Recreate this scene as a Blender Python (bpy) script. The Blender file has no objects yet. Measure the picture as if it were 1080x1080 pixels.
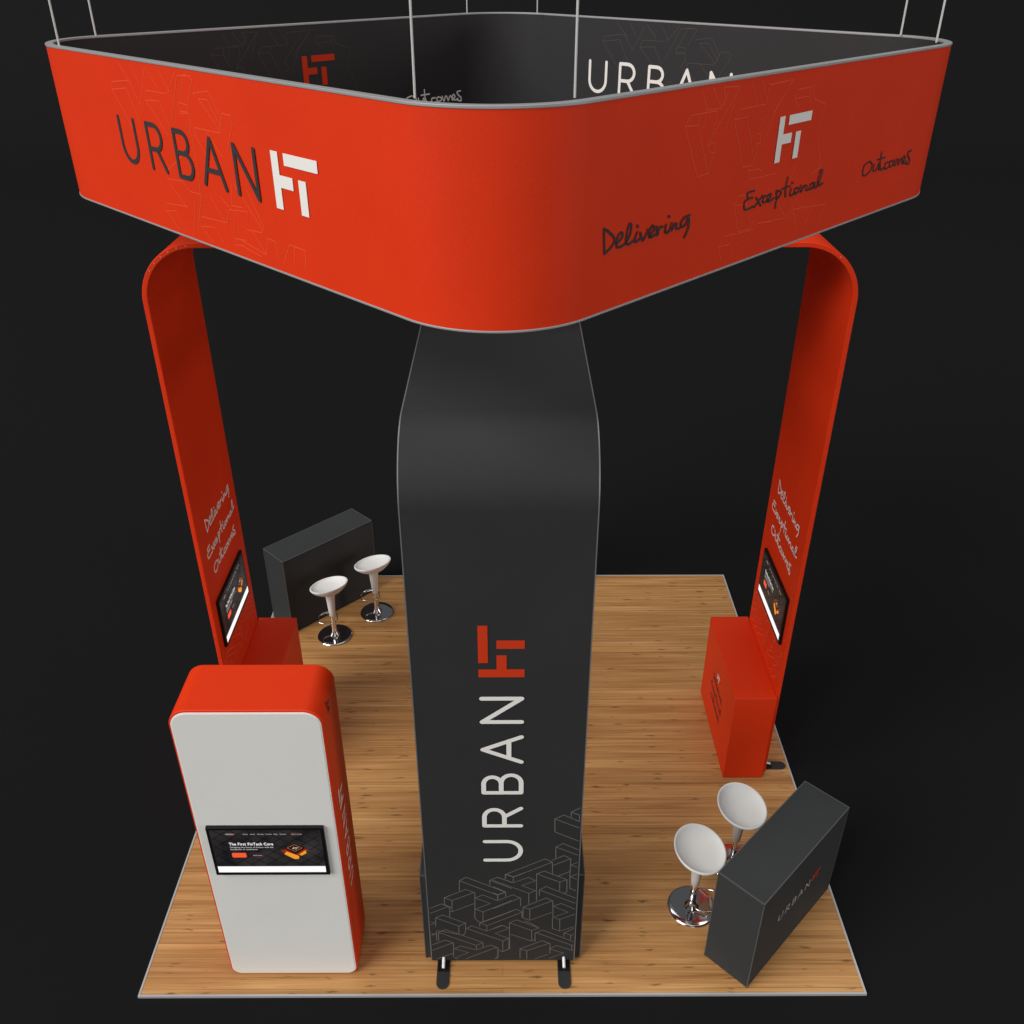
import bpy, bmesh, math, random
from mathutils import Vector, Matrix
random.seed(7)
C = bpy.context.scene.collection
SC = bpy.context.scene
PI = math.pi

# ------------------------------------------------------------------ camera
F, PITCH, YAW, ROLL = 988.702, 0.5448, 0.00342, -0.00037
cd = bpy.data.cameras.new('camera'); cam = bpy.data.objects.new('camera', cd); C.objects.link(cam)
fw = Vector((math.sin(YAW)*math.cos(PITCH), math.cos(YAW)*math.cos(PITCH), -math.sin(PITCH)))
rt = Vector((math.cos(YAW), -math.sin(YAW), 0)); up = rt.cross(fw)
r2 = rt*math.cos(ROLL) + up*math.sin(ROLL); u2 = -rt*math.sin(ROLL) + up*math.cos(ROLL)
M = Matrix((r2, u2, -fw)).transposed().to_4x4(); M.translation = (0.0625, -7.535, 7.39975)
cam.matrix_world = M
cd.sensor_width = 36; cd.lens = F/1080*36; cd.clip_start = 0.1; cd.clip_end = 600
SC.camera = cam

# ------------------------------------------------------------------ light
w = bpy.data.worlds.new('World'); SC.world = w; w.use_nodes = True
w.node_tree.nodes['Background'].inputs[0].default_value = (0.9, 0.95, 1, 1)
w.node_tree.nodes['Background'].inputs[1].default_value = 0.09
def area(name, loc, target, size, power, color=(1, 1, 1)):
    d = bpy.data.lights.new(name, 'AREA'); d.shape = 'SQUARE'; d.size = size; d.energy = power; d.color = color
    o = bpy.data.objects.new(name, d); C.objects.link(o); o.location = loc
    o.rotation_euler = (Vector(target)-Vector(loc)).to_track_quat('-Z', 'Y').to_euler()
def lamp(name, direction, k, size, color):
    # k: brightness a white card facing the lamp would show; lamps hang far off so the light is even over the whole place
    d = 150.0; v = Vector(direction).normalized()*d
    area(name, v, (0, 0, 2), size, k*PI*PI*d*d, color)
lamp('key_lamp', (-0.60, -0.40, 0.56), 0.90, 95, (1, 0.985, 0.96))
lamp('overhead_lamp', (0.05, 0.10, 1.0), 0.36, 110, (1, 0.99, 0.97))
lamp('front_fill_lamp', (0.15, -1.0, 0.35), 0.19, 80, (1, 0.985, 0.97))
lamp('left_low_fill_lamp', (-1.0, -0.34, 0.10), 0.07, 40, (1, 0.985, 0.97))  # added fill without a visible source, lifts the right leg's inner face
lamp('right_fill_lamp', (1.0, -0.30, 0.12), 0.20, 40, (1, 0.985, 0.97))
SC.view_settings.view_transform = 'Standard'; SC.view_settings.look = 'None'
SC.view_settings.exposure = 0; SC.view_settings.gamma = 1; SC.view_settings.use_curve_mapping = False

# ------------------------------------------------------------------ materials
def new_mat(name):
    m = bpy.data.materials.new(name); m.use_nodes = True
    nt = m.node_tree; return m, nt, nt.nodes['Principled BSDF']
def plain(name, col, rough=0.6, metal=0.0, spec=0.4, emit=0.0):
    m, nt, b = new_mat(name)
    b.inputs['Base Color'].default_value = (*col, 1); b.inputs['Roughness'].default_value = rough
    b.inputs['Metallic'].default_value = metal; b.inputs['Specular IOR Level'].default_value = spec
    if emit:
        b.inputs['Emission Color'].default_value = (*col, 1); b.inputs['Emission Strength'].default_value = emit
    return m
def fabric(name, col, rough=0.7, spec=0.3, sheen=0.0, var=0.12, scale=85, bump=0.25):
    m, nt, b = new_mat(name); N = nt.nodes; L = nt.links
    tc = N.new('ShaderNodeTexCoord')
    n = N.new('ShaderNodeTexNoise'); n.inputs['Scale'].default_value = scale; n.inputs['Detail'].default_value = 3
    n2 = N.new('ShaderNodeTexNoise'); n2.inputs['Scale'].default_value = 1.7; n2.inputs['Detail'].default_value = 4
    L.new(tc.outputs['Object'], n.inputs['Vector']); L.new(tc.outputs['Object'], n2.inputs['Vector'])
    mx = N.new('ShaderNodeMath'); mx.operation = 'ADD'
    L.new(n.outputs['Fac'], mx.inputs[0]); L.new(n2.outputs['Fac'], mx.inputs[1])
    mr = N.new('ShaderNodeMapRange'); mr.inputs['From Min'].default_value = 0.6; mr.inputs['From Max'].default_value = 1.4
    mr.inputs['To Min'].default_value = 1-var; mr.inputs['To Max'].default_value = 1+var
    L.new(mx.outputs[0], mr.inputs['Value'])
    vm = N.new('ShaderNodeVectorMath'); vm.operation = 'SCALE'; vm.inputs[0].default_value = col
    L.new(mr.outputs[0], vm.inputs['Scale']); L.new(vm.outputs[0], b.inputs['Base Color'])
    bp = N.new('ShaderNodeBump'); bp.inputs['Strength'].default_value = bump; bp.inputs['Distance'].default_value = 0.002
    L.new(n.outputs['Fac'], bp.inputs['Height']); L.new(bp.outputs[0], b.inputs['Normal'])
    b.inputs['Roughness'].default_value = rough; b.inputs['Specular IOR Level'].default_value = spec
    b.inputs['Sheen Weight'].default_value = sheen
    return m
ORANGE = (0.76, 0.037, 0.004)
M_orange = fabric('orange_fabric', ORANGE, rough=0.6, spec=0.2, var=0.07)
M_orange_gloss = fabric('orange_laminate', (0.74, 0.038, 0.004), rough=0.5, spec=0.25, var=0.05)
M_grey = fabric('charcoal_fabric', (0.0315, 0.032, 0.0325), rough=0.62, spec=0.16, var=0.10)
M_grey_counter = fabric('charcoal_counter', (0.037, 0.039, 0.040), rough=0.7, spec=0.2, var=0.10)
M_grey_inner = fabric('charcoal_lining', (0.030, 0.030, 0.032), rough=0.7, spec=0.3, var=0.10)
M_alu = plain('aluminium', (0.36, 0.37, 0.37), 0.5, 0.25, 0.5)
M_trim = plain('light_aluminium', (0.52, 0.52, 0.52), 0.45, 0.3, 0.5)
M_edge_highlight = plain('edge_highlight_grey', (0.085, 0.085, 0.085), 0.45, 0, 0.5)  # lighter grey standing in for light caught along the counter edges
M_alu_dark = plain('satin_aluminium', (0.22, 0.22, 0.22), 0.45, 0.4, 0.5)
M_white_panel = fabric('white_panel', (0.78, 0.775, 0.74), rough=0.6, spec=0.3, var=0.03)
M_white_edge = plain('white_welt', (0.85, 0.82, 0.79), 0.5)
M_seat = plain('white_plastic', (0.74, 0.73, 0.71), 0.5, 0, 0.35)
M_chrome = plain('chrome', (0.75, 0.75, 0.76), 0.09, 1.0)
M_steel = plain('polished_steel', (0.92, 0.92, 0.92), 0.35, 0.3)
M_black = plain('black_plastic', (0.005, 0.005, 0.005), 0.5, 0, 0.25)
M_foot = plain('black_steel', (0.040, 0.040, 0.040), 0.4, 0.3, 0.5)
M_cable = plain('white_cable', (0.62, 0.62, 0.60), 0.5, 0.2)
M_ink_dark = plain('dark_print', (0.040, 0.040, 0.043), 0.7, 0, 0.2)
M_ink_white = plain('white_print', (0.88, 0.86, 0.82), 0.7, 0, 0.2)
M_ink_dim = plain('grey_print', (0.42, 0.42, 0.41), 0.7, 0, 0.2)
M_ink_orange = plain('orange_print', (0.62, 0.040, 0.008), 0.7, 0, 0.2)
M_pat_orange = plain('tone_line_on_orange', (0.84, 0.088, 0.030), 0.7, 0, 0.2)
M_pat_grey = plain('tone_line_on_charcoal', (0.165, 0.145, 0.132), 0.7, 0, 0.2)
M_pat_inner = plain('faint_line_on_charcoal', (0.070, 0.064, 0.058), 0.7, 0, 0.2)
M_pat_leg = plain('faint_line_on_orange', (0.85, 0.14, 0.07), 0.7, 0, 0.2)
M_ink_soft = plain('pale_pink_print', (0.90, 0.68, 0.63), 0.7, 0, 0.2)

def ground_material():
    m, nt, b = new_mat('dark_hall_floor'); N = nt.nodes; L = nt.links
    tc = N.new('ShaderNodeTexCoord'); n = N.new('ShaderNodeTexNoise'); n.inputs['Scale'].default_value = 60; n.inputs['Detail'].default_value = 4
    L.new(tc.outputs['Object'], n.inputs['Vector'])
    cr = N.new('ShaderNodeValToRGB'); cr.color_ramp.elements[0].color = (0.0076, 0.0076, 0.0078, 1); cr.color_ramp.elements[1].color = (0.0098, 0.0098, 0.0101, 1)
    L.new(n.outputs['Fac'], cr.inputs[0]); L.new(cr.outputs[0], b.inputs['Base Color'])
    b.inputs['Roughness'].default_value = 0.85; b.inputs['Specular IOR Level'].default_value = 0.08
    return m
def wood_material():
    m, nt, b = new_mat('bamboo_plank'); N = nt.nodes; L = nt.links
    tc = N.new('ShaderNodeTexCoord')
    def noise(sx, sy, det, dist=0.0, rough=0.55):
        mp = N.new('ShaderNodeMapping'); mp.inputs['Scale'].default_value = (sx, sy, 1)
        n = N.new('ShaderNodeTexNoise'); n.inputs['Scale'].default_value = 1; n.inputs['Detail'].default_value = det
        n.inputs['Distortion'].default_value = dist; n.inputs['Roughness'].default_value = rough
        L.new(tc.outputs['Object'], mp.inputs['Vector']); L.new(mp.outputs[0], n.inputs['Vector']); return n.outputs['Fac']
    def math_(op, a, b_):
        k = N.new('ShaderNodeMath'); k.operation = op
        for i, v in enumerate((a, b_)):
            if isinstance(v, (int, float)): k.inputs[i].default_value = v
            else: L.new(v, k.inputs[i])
        return k.outputs[0]
    broad = noise(0.45, 9.0, 2)            # board to board tone
    streak = noise(0.9, 42.0, 5, 0.15)     # fine grain running along the boards
    fine = noise(3.0, 130.0, 3)
    s = math_('ADD', math_('MULTIPLY', broad, 0.50), math_('ADD', math_('MULTIPLY', streak, 0.70), math_('MULTIPLY', fine, 0.25)))
    cr = N.new('ShaderNodeValToRGB'); e = cr.color_ramp.elements
    e[0].position = 0.44; e[0].color = (0.233, 0.096, 0.029, 1)
    e[1].position = 1.06; e[1].color = (0.707, 0.418, 0.172, 1)
    x = e.new(0.62); x.color = (0.437, 0.211, 0.070, 1)
    x = e.new(0.78); x.color = (0.558, 0.291, 0.106, 1)
    e[-1].position = 0.95
    L.new(s, cr.inputs[0])
    # strips: slightly different tone per strip and a thin seam line
    br = N.new('ShaderNodeTexBrick'); br.offset = 0.37; br.inputs['Scale'].default_value = 1
    br.inputs['Brick Width'].default_value = 14; br.inputs['Row Height'].default_value = 0.105
    br.inputs['Mortar Size'].default_value = 0.0030; br.inputs['Mortar Smooth'].default_value = 0.3
    br.inputs['Color1'].default_value = (0.86, 0.83, 0.80, 1); br.inputs['Color2'].default_value = (1.06, 1.06, 1.06, 1)
    br.inputs['Mortar'].default_value = (0.66, 0.60, 0.54, 1)
    L.new(tc.outputs['Object'], br.inputs['Vector'])
    mx = N.new('ShaderNodeMix'); mx.data_type = 'RGBA'; mx.blend_type = 'MULTIPLY'; mx.inputs[0].default_value = 1
    L.new(cr.outputs[0], mx.inputs[6]); L.new(br.outputs[0], mx.inputs[7])
    # bamboo nodes: ragged dark dashes scattered over some of the strips
    wob = N.new('ShaderNodeTexNoise'); wob.inputs['Scale'].default_value = 9; wob.inputs['Detail'].default_value = 3; L.new(tc.outputs['Object'], wob.inputs['Vector'])
    wv = N.new('ShaderNodeVectorMath'); wv.operation = 'MULTIPLY_ADD'; wv.inputs[1].default_value = (0.10, 0.05, 0); L.new(wob.outputs['Color'], wv.inputs[0]); L.new(tc.outputs['Object'], wv.inputs[2])
    mp = N.new('ShaderNodeMapping'); mp.inputs['Scale'].default_value = (3.0, 16.0, 1); L.new(wv.outputs[0], mp.inputs['Vector'])
    vo = N.new('ShaderNodeTexVoronoi'); vo.inputs['Scale'].default_value = 1; vo.voronoi_dimensions = '2D'; L.new(mp.outputs[0], vo.inputs['Vector'])
    sc = N.new('ShaderNodeSeparateColor'); L.new(vo.outputs['Color'], sc.inputs[0])
    rad = N.new('ShaderNodeMapRange'); rad.inputs['From Min'].default_value = 0.48; rad.inputs['From Max'].default_value = 1.0
    rad.inputs['To Min'].default_value = 0.0; rad.inputs['To Max'].default_value = 0.24; L.new(sc.outputs[0], rad.inputs['Value'])
    df = math_('SUBTRACT', rad.outputs[0], vo.outputs['Distance'])
    mr = N.new('ShaderNodeMapRange'); mr.inputs['From Min'].default_value = 0.0; mr.inputs['From Max'].default_value = 0.16
    mr.inputs['To Min'].default_value = 1.0; mr.inputs['To Max'].default_value = 0.42; L.new(df, mr.inputs['Value'])
    vs = N.new('ShaderNodeVectorMath'); vs.operation = 'SCALE'; L.new(mx.outputs[2], vs.inputs[0]); L.new(mr.outputs[0], vs.inputs['Scale'])
    L.new(vs.outputs[0], b.inputs['Base Color'])
    b.inputs['Roughness'].default_value = 0.38; b.inputs['Specular IOR Level'].default_value = 0.35
    bp = N.new('ShaderNodeBump'); bp.inputs['Strength'].default_value = 0.12; bp.inputs['Distance'].default_value = 0.002
    L.new(streak, bp.inputs['Height']); L.new(bp.outputs[0], b.inputs['Normal'])
    return m
M_ground = ground_material(); M_wood = wood_material()

# ------------------------------------------------------------------ helpers
def obj(name, bm, mat, parent=None, smooth=40, bevel=0.0, loc=None, rotz=0.0):
    me = bpy.data.meshes.new(name); bmesh.ops.recalc_face_normals(bm, faces=bm.faces) if name not in FLAT else None
    bm.to_mesh(me); bm.free(); me.materials.append(mat)
    o = bpy.data.objects.new(name, me); C.objects.link(o)
    if parent: o.parent = parent
    if loc: o.location = loc
    if rotz: o.rotation_euler = (0, 0, rotz)
    if smooth:
        for p in me.polygons: p.use_smooth = True
        me.set_sharp_from_angle(angle=math.radians(smooth))
    if bevel:
        md = o.modifiers.new('bevel', 'BEVEL'); md.width = bevel; md.segments = 3; md.limit_method = 'ANGLE'; md.angle_limit = math.radians(40)
    return o
FLAT = {'lettering', 'line_pattern', 'logo_mark'}
def tag(o, label=None, cat=None, group=None, kind=None):
    if label: o['label'] = label
    if cat: o['category'] = cat
    if group: o['group'] = group
    if kind: o['kind'] = kind
    return o
def thing(name, label, cat, loc=(0, 0, 0), rotz=0.0, group=None):
    o = bpy.data.objects.new(name, None); C.objects.link(o); o.empty_display_size = 0.2
    o.location = loc; o.rotation_euler = (0, 0, rotz); return tag(o, label, cat, group)
def box(bm, x0, x1, y0, y1, z0, z1):
    v = [bm.verts.new((x, y, z)) for x in (x0, x1) for y in (y0, y1) for z in (z0, z1)]
    for f in ((0, 1, 3, 2), (4, 6, 7, 5), (0, 4, 5, 1), (2, 3, 7, 6), (0, 2, 6, 4), (1, 5, 7, 3)):
        bm.faces.new([v[i] for i in f])
def lathe(bm, prof, n=48, deform=None):
    rings = []
    for r, z in prof:
        if r < 1e-6:
            rings.append([bm.verts.new((0, 0, z))])
        else:
            rings.append([bm.verts.new((r*math.cos(2*PI*i/n), r*math.sin(2*PI*i/n), z)) for i in range(n)])
    for a, b in zip(rings, rings[1:]):
        for i in range(n):
            j = (i+1) % n
            if len(a) == 1 and len(b) == 1: continue
            if len(a) == 1: bm.faces.new((a[0], b[i], b[j]))
            elif len(b) == 1: bm.faces.new((a[i], a[j], b[0]))
            else: bm.faces.new((a[i], a[j], b[j], b[i]))
    if deform:
        for v in bm.verts: v.co = deform(v.co)
def tube(bm, pts, r, n=10, closed=False):
    pts = [Vector(p) for p in pts]; rings = []; N_ = len(pts); prev = None
    for i, p in enumerate(pts):
        if closed: t = pts[(i+1) % N_]-pts[i-1]
        else: t = pts[min(i+1, N_-1)]-pts[max(i-1, 0)]
        t.normalize()
        a = prev if prev is not None else (Vector((0, 0, 1)) if abs(t.z) < 0.9 else Vector((1, 0, 0)))
        s = (a - t*a.dot(t)).normalized(); prev = s; b_ = t.cross(s)
        rings.append([bm.verts.new(p+r*(math.cos(2*PI*k/n)*s+math.sin(2*PI*k/n)*b_)) for k in range(n)])
    rng = range(N_) if closed else range(N_-1)
    for i in rng:
        a, b_ = rings[i], rings[(i+1) % N_]
        for k in range(n): bm.faces.new((a[k], a[(k+1) % n], b_[(k+1) % n], b_[k]))
    if not closed:
        bm.faces.new(rings[0][::-1]); bm.faces.new(rings[-1])

# ---- flat printed graphics: 2-D strokes and polygons carried onto a surface by fn(u, v, lift)
class Ink:
    def __init__(s, fn, base=0.0025, step=0.0003, wrap=0): s.bm = bmesh.new(); s.fn = fn; s.h = s.h0 = base; s.step = step; s.wrap = wrap; s.n = 0
    def bump(s):
        s.n += 1; s.h = s.h0 + s.step*(s.n % s.wrap if s.wrap else s.n)
    def poly(s, pts):
        f = s.bm.faces.new([s.bm.verts.new(s.fn(u, v, s.h)) for u, v in pts]); s.bump(); return f
    def quadgrid(s, u0, u1, v0, v1, nu=1, nv=1):
        g = [[s.bm.verts.new(s.fn(u0+(u1-u0)*i/nu, v0+(v1-v0)*j/nv, s.h)) for j in range(nv+1)] for i in range(nu+1)]
        for i in range(nu):
            for j in range(nv): s.bm.faces.new((g[i][j], g[i+1][j], g[i+1][j+1], g[i][j+1]))
        s.bump()
    def stroke(s, pts, wdt, cap=True, closed=False):
        P = [Vector(p) for p in pts]
        P = [p for i, p in enumerate(P) if i == 0 or (p-P[i-1]).length > 1e-5]
        n = len(P)
        if n < 2: return
        L_, R_ = [], []
        h = wdt/2
        for i in range(n):
            if closed: d0 = (P[i]-P[i-1]); d1 = (P[(i+1) % n]-P[i])
            else:
                d1 = (P[i+1]-P[i]) if i < n-1 else (P[i]-P[i-1]); d0 = (P[i]-P[i-1]) if i > 0 else d1
            d0 = d0.normalized(); d1 = d1.normalized(); t = d0+d1
            t = t.normalized() if t.length > 0.3 else d1
            nr = Vector((-t.y, t.x)); k = 1/max(nr.dot(Vector((-d1.y, d1.x))), 0.62)
            L_.append(P[i]+nr*h*k); R_.append(P[i]-nr*h*k)
        V = lambda p: s.bm.verts.new(s.fn(p.x, p.y, s.h))
        lv = [V(p) for p in L_]; rv = [V(p) for p in R_]
        for i in range(n if closed else n-1):
            j = (i+1) % n; s.bm.faces.new((rv[i], rv[j], lv[j], lv[i]))
        if cap and not closed:
            for (a, b, p, d) in ((lv[0], rv[0], P[0], (P[0]-P[1]).normalized()), (rv[-1], lv[-1], P[-1], (P[-1]-P[-2]).normalized())):
                nn = Vector((-d.y, d.x)); m_ = [V(p+d*h*math.sin(q)+nn*h*math.cos(q)) for q in (PI*0.8, PI*0.6, PI*0.4, PI*0.2)]
                try: s.bm.faces.new([a]+m_[::(1)]+[b]) if (a.co-m_[0].co).length < (a.co-m_[-1].co).length else s.bm.faces.new([a]+m_[::-1]+[b])
                except ValueError: pass
        s.bump()
    def done(s, name, mat, parent): return obj(name, s.bm, mat, parent, smooth=0)
def arc(cx, cy, rx, ry, a0, a1, n=12):
    return [(cx+rx*math.cos(math.radians(a0+(a1-a0)*i/n)), cy+ry*math.sin(math.radians(a0+(a1-a0)*i/n))) for i in range(n+1)]
# rounded capitals, cap height 1, stroke 0.115
q_ = 0.0575
URBAN = [
    [(q_, 1-q_), (q_, 0.40)] + arc(0.4015, 0.40, 0.344, 0.3425, 180, 360, 16)[1:] + [(0.7455, 1-q_)],
    [(1.258+q_, q_), (1.258+q_, 1-q_)], [(1.34, 1-q_), (1.62, 1-q_)] + arc(1.62, 0.70, 0.27, 0.2425, 90, -90, 12)[1:] + [(1.34, 0.4575)], [(1.66, 0.43), (1.93, q_)],
    [(2.413+q_, q_), (2.413+q_, 1-q_)], [(2.49, 1-q_), (2.76, 1-q_)] + arc(2.76, 0.735, 0.235, 0.2075, 90, -90, 12)[1:] + [(2.49, 0.5275)],
    [(2.74, 0.5275), (2.80, 0.5275)] + arc(2.80, 0.2925, 0.26, 0.235, 90, -90, 12)[1:] + [(2.49, q_)],
    [(3.432+q_, q_), (3.886, 1-q_)], [(4.282, q_), (3.886, 1-q_)], [(3.62, 0.345), (4.15, 0.345)],
    [(4.69+q_, q_), (4.69+q_, 1-q_)], [(4.69+q_, 1-q_), (5.446, q_)], [(5.446, q_), (5.446, 1-q_)]]
MARK = [[(0, 0), (0.222, 0), (0.222, 0.388), (0.615, 0.388), (0.615, 0.605), (0.222, 0.605), (0.222, 1), (0, 1)],
        [(0.793, 0), (1.019, 0), (1.019, 0.602), (0.793, 0.602)], [(0.403, 0.79), (1.415, 0.79), (1.415, 1), (0.403, 1)]]
def put_urban(ink, u, v, H, weight=0.112):
    for s in URBAN: ink.stroke([(u+a*H, v+b*H) for a, b in s], weight*H)
def put_mark(ink, u, v, H):
    for s in MARK: ink.poly([(u+a*H, v+b*H) for a, b in s])
def smooth_line(P, n=4):
    if len(P) < 3: return P
    V = [Vector(x) for x in P]; out = []
    for i in range(len(V)-1):
        p0, p1, p2, p3 = V[max(i-1, 0)], V[i], V[i+1], V[min(i+2, len(V)-1)]
        for k in range(n):
            t = k/n; out.append(0.5*((2*p1)+(p2-p0)*t+(2*p0-5*p1+4*p2-p3)*t*t+(3*p1-p0-3*p2+p3)*t**3))
    out.append(V[-1]); return [tuple(x) for x in out]
def put_word(ink, word, u, v, W_, wd, tall=1.0):
    for s in WORDS[word]: ink.stroke(smooth_line([(u+a*W_, v+b*W_*tall) for a, b in s]), wd)
def clip_seg(p, q, inside, n=8):
    out = []; cur = []
    for i in range(n+1):
        r = (p[0]+(q[0]-p[0])*i/n, p[1]+(q[1]-p[1])*i/n)
        if inside(*r): cur.append(r)
        else:
            if len(cur) > 1: out.append((cur[0], cur[-1]))
            cur = []
    if len(cur) > 1: out.append((cur[0], cur[-1]))
    return out
def put_pattern(ink, tf, wd, inside=None):
    for pl in PATTERN:
        pp = [tf(*p) for p in pl]
        if inside is None: ink.stroke(pp, wd, cap=False)
        else:
            for a, b in zip(pp, pp[1:]):
                for s in clip_seg(a, b, inside): ink.stroke(s, wd, cap=False)

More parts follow.
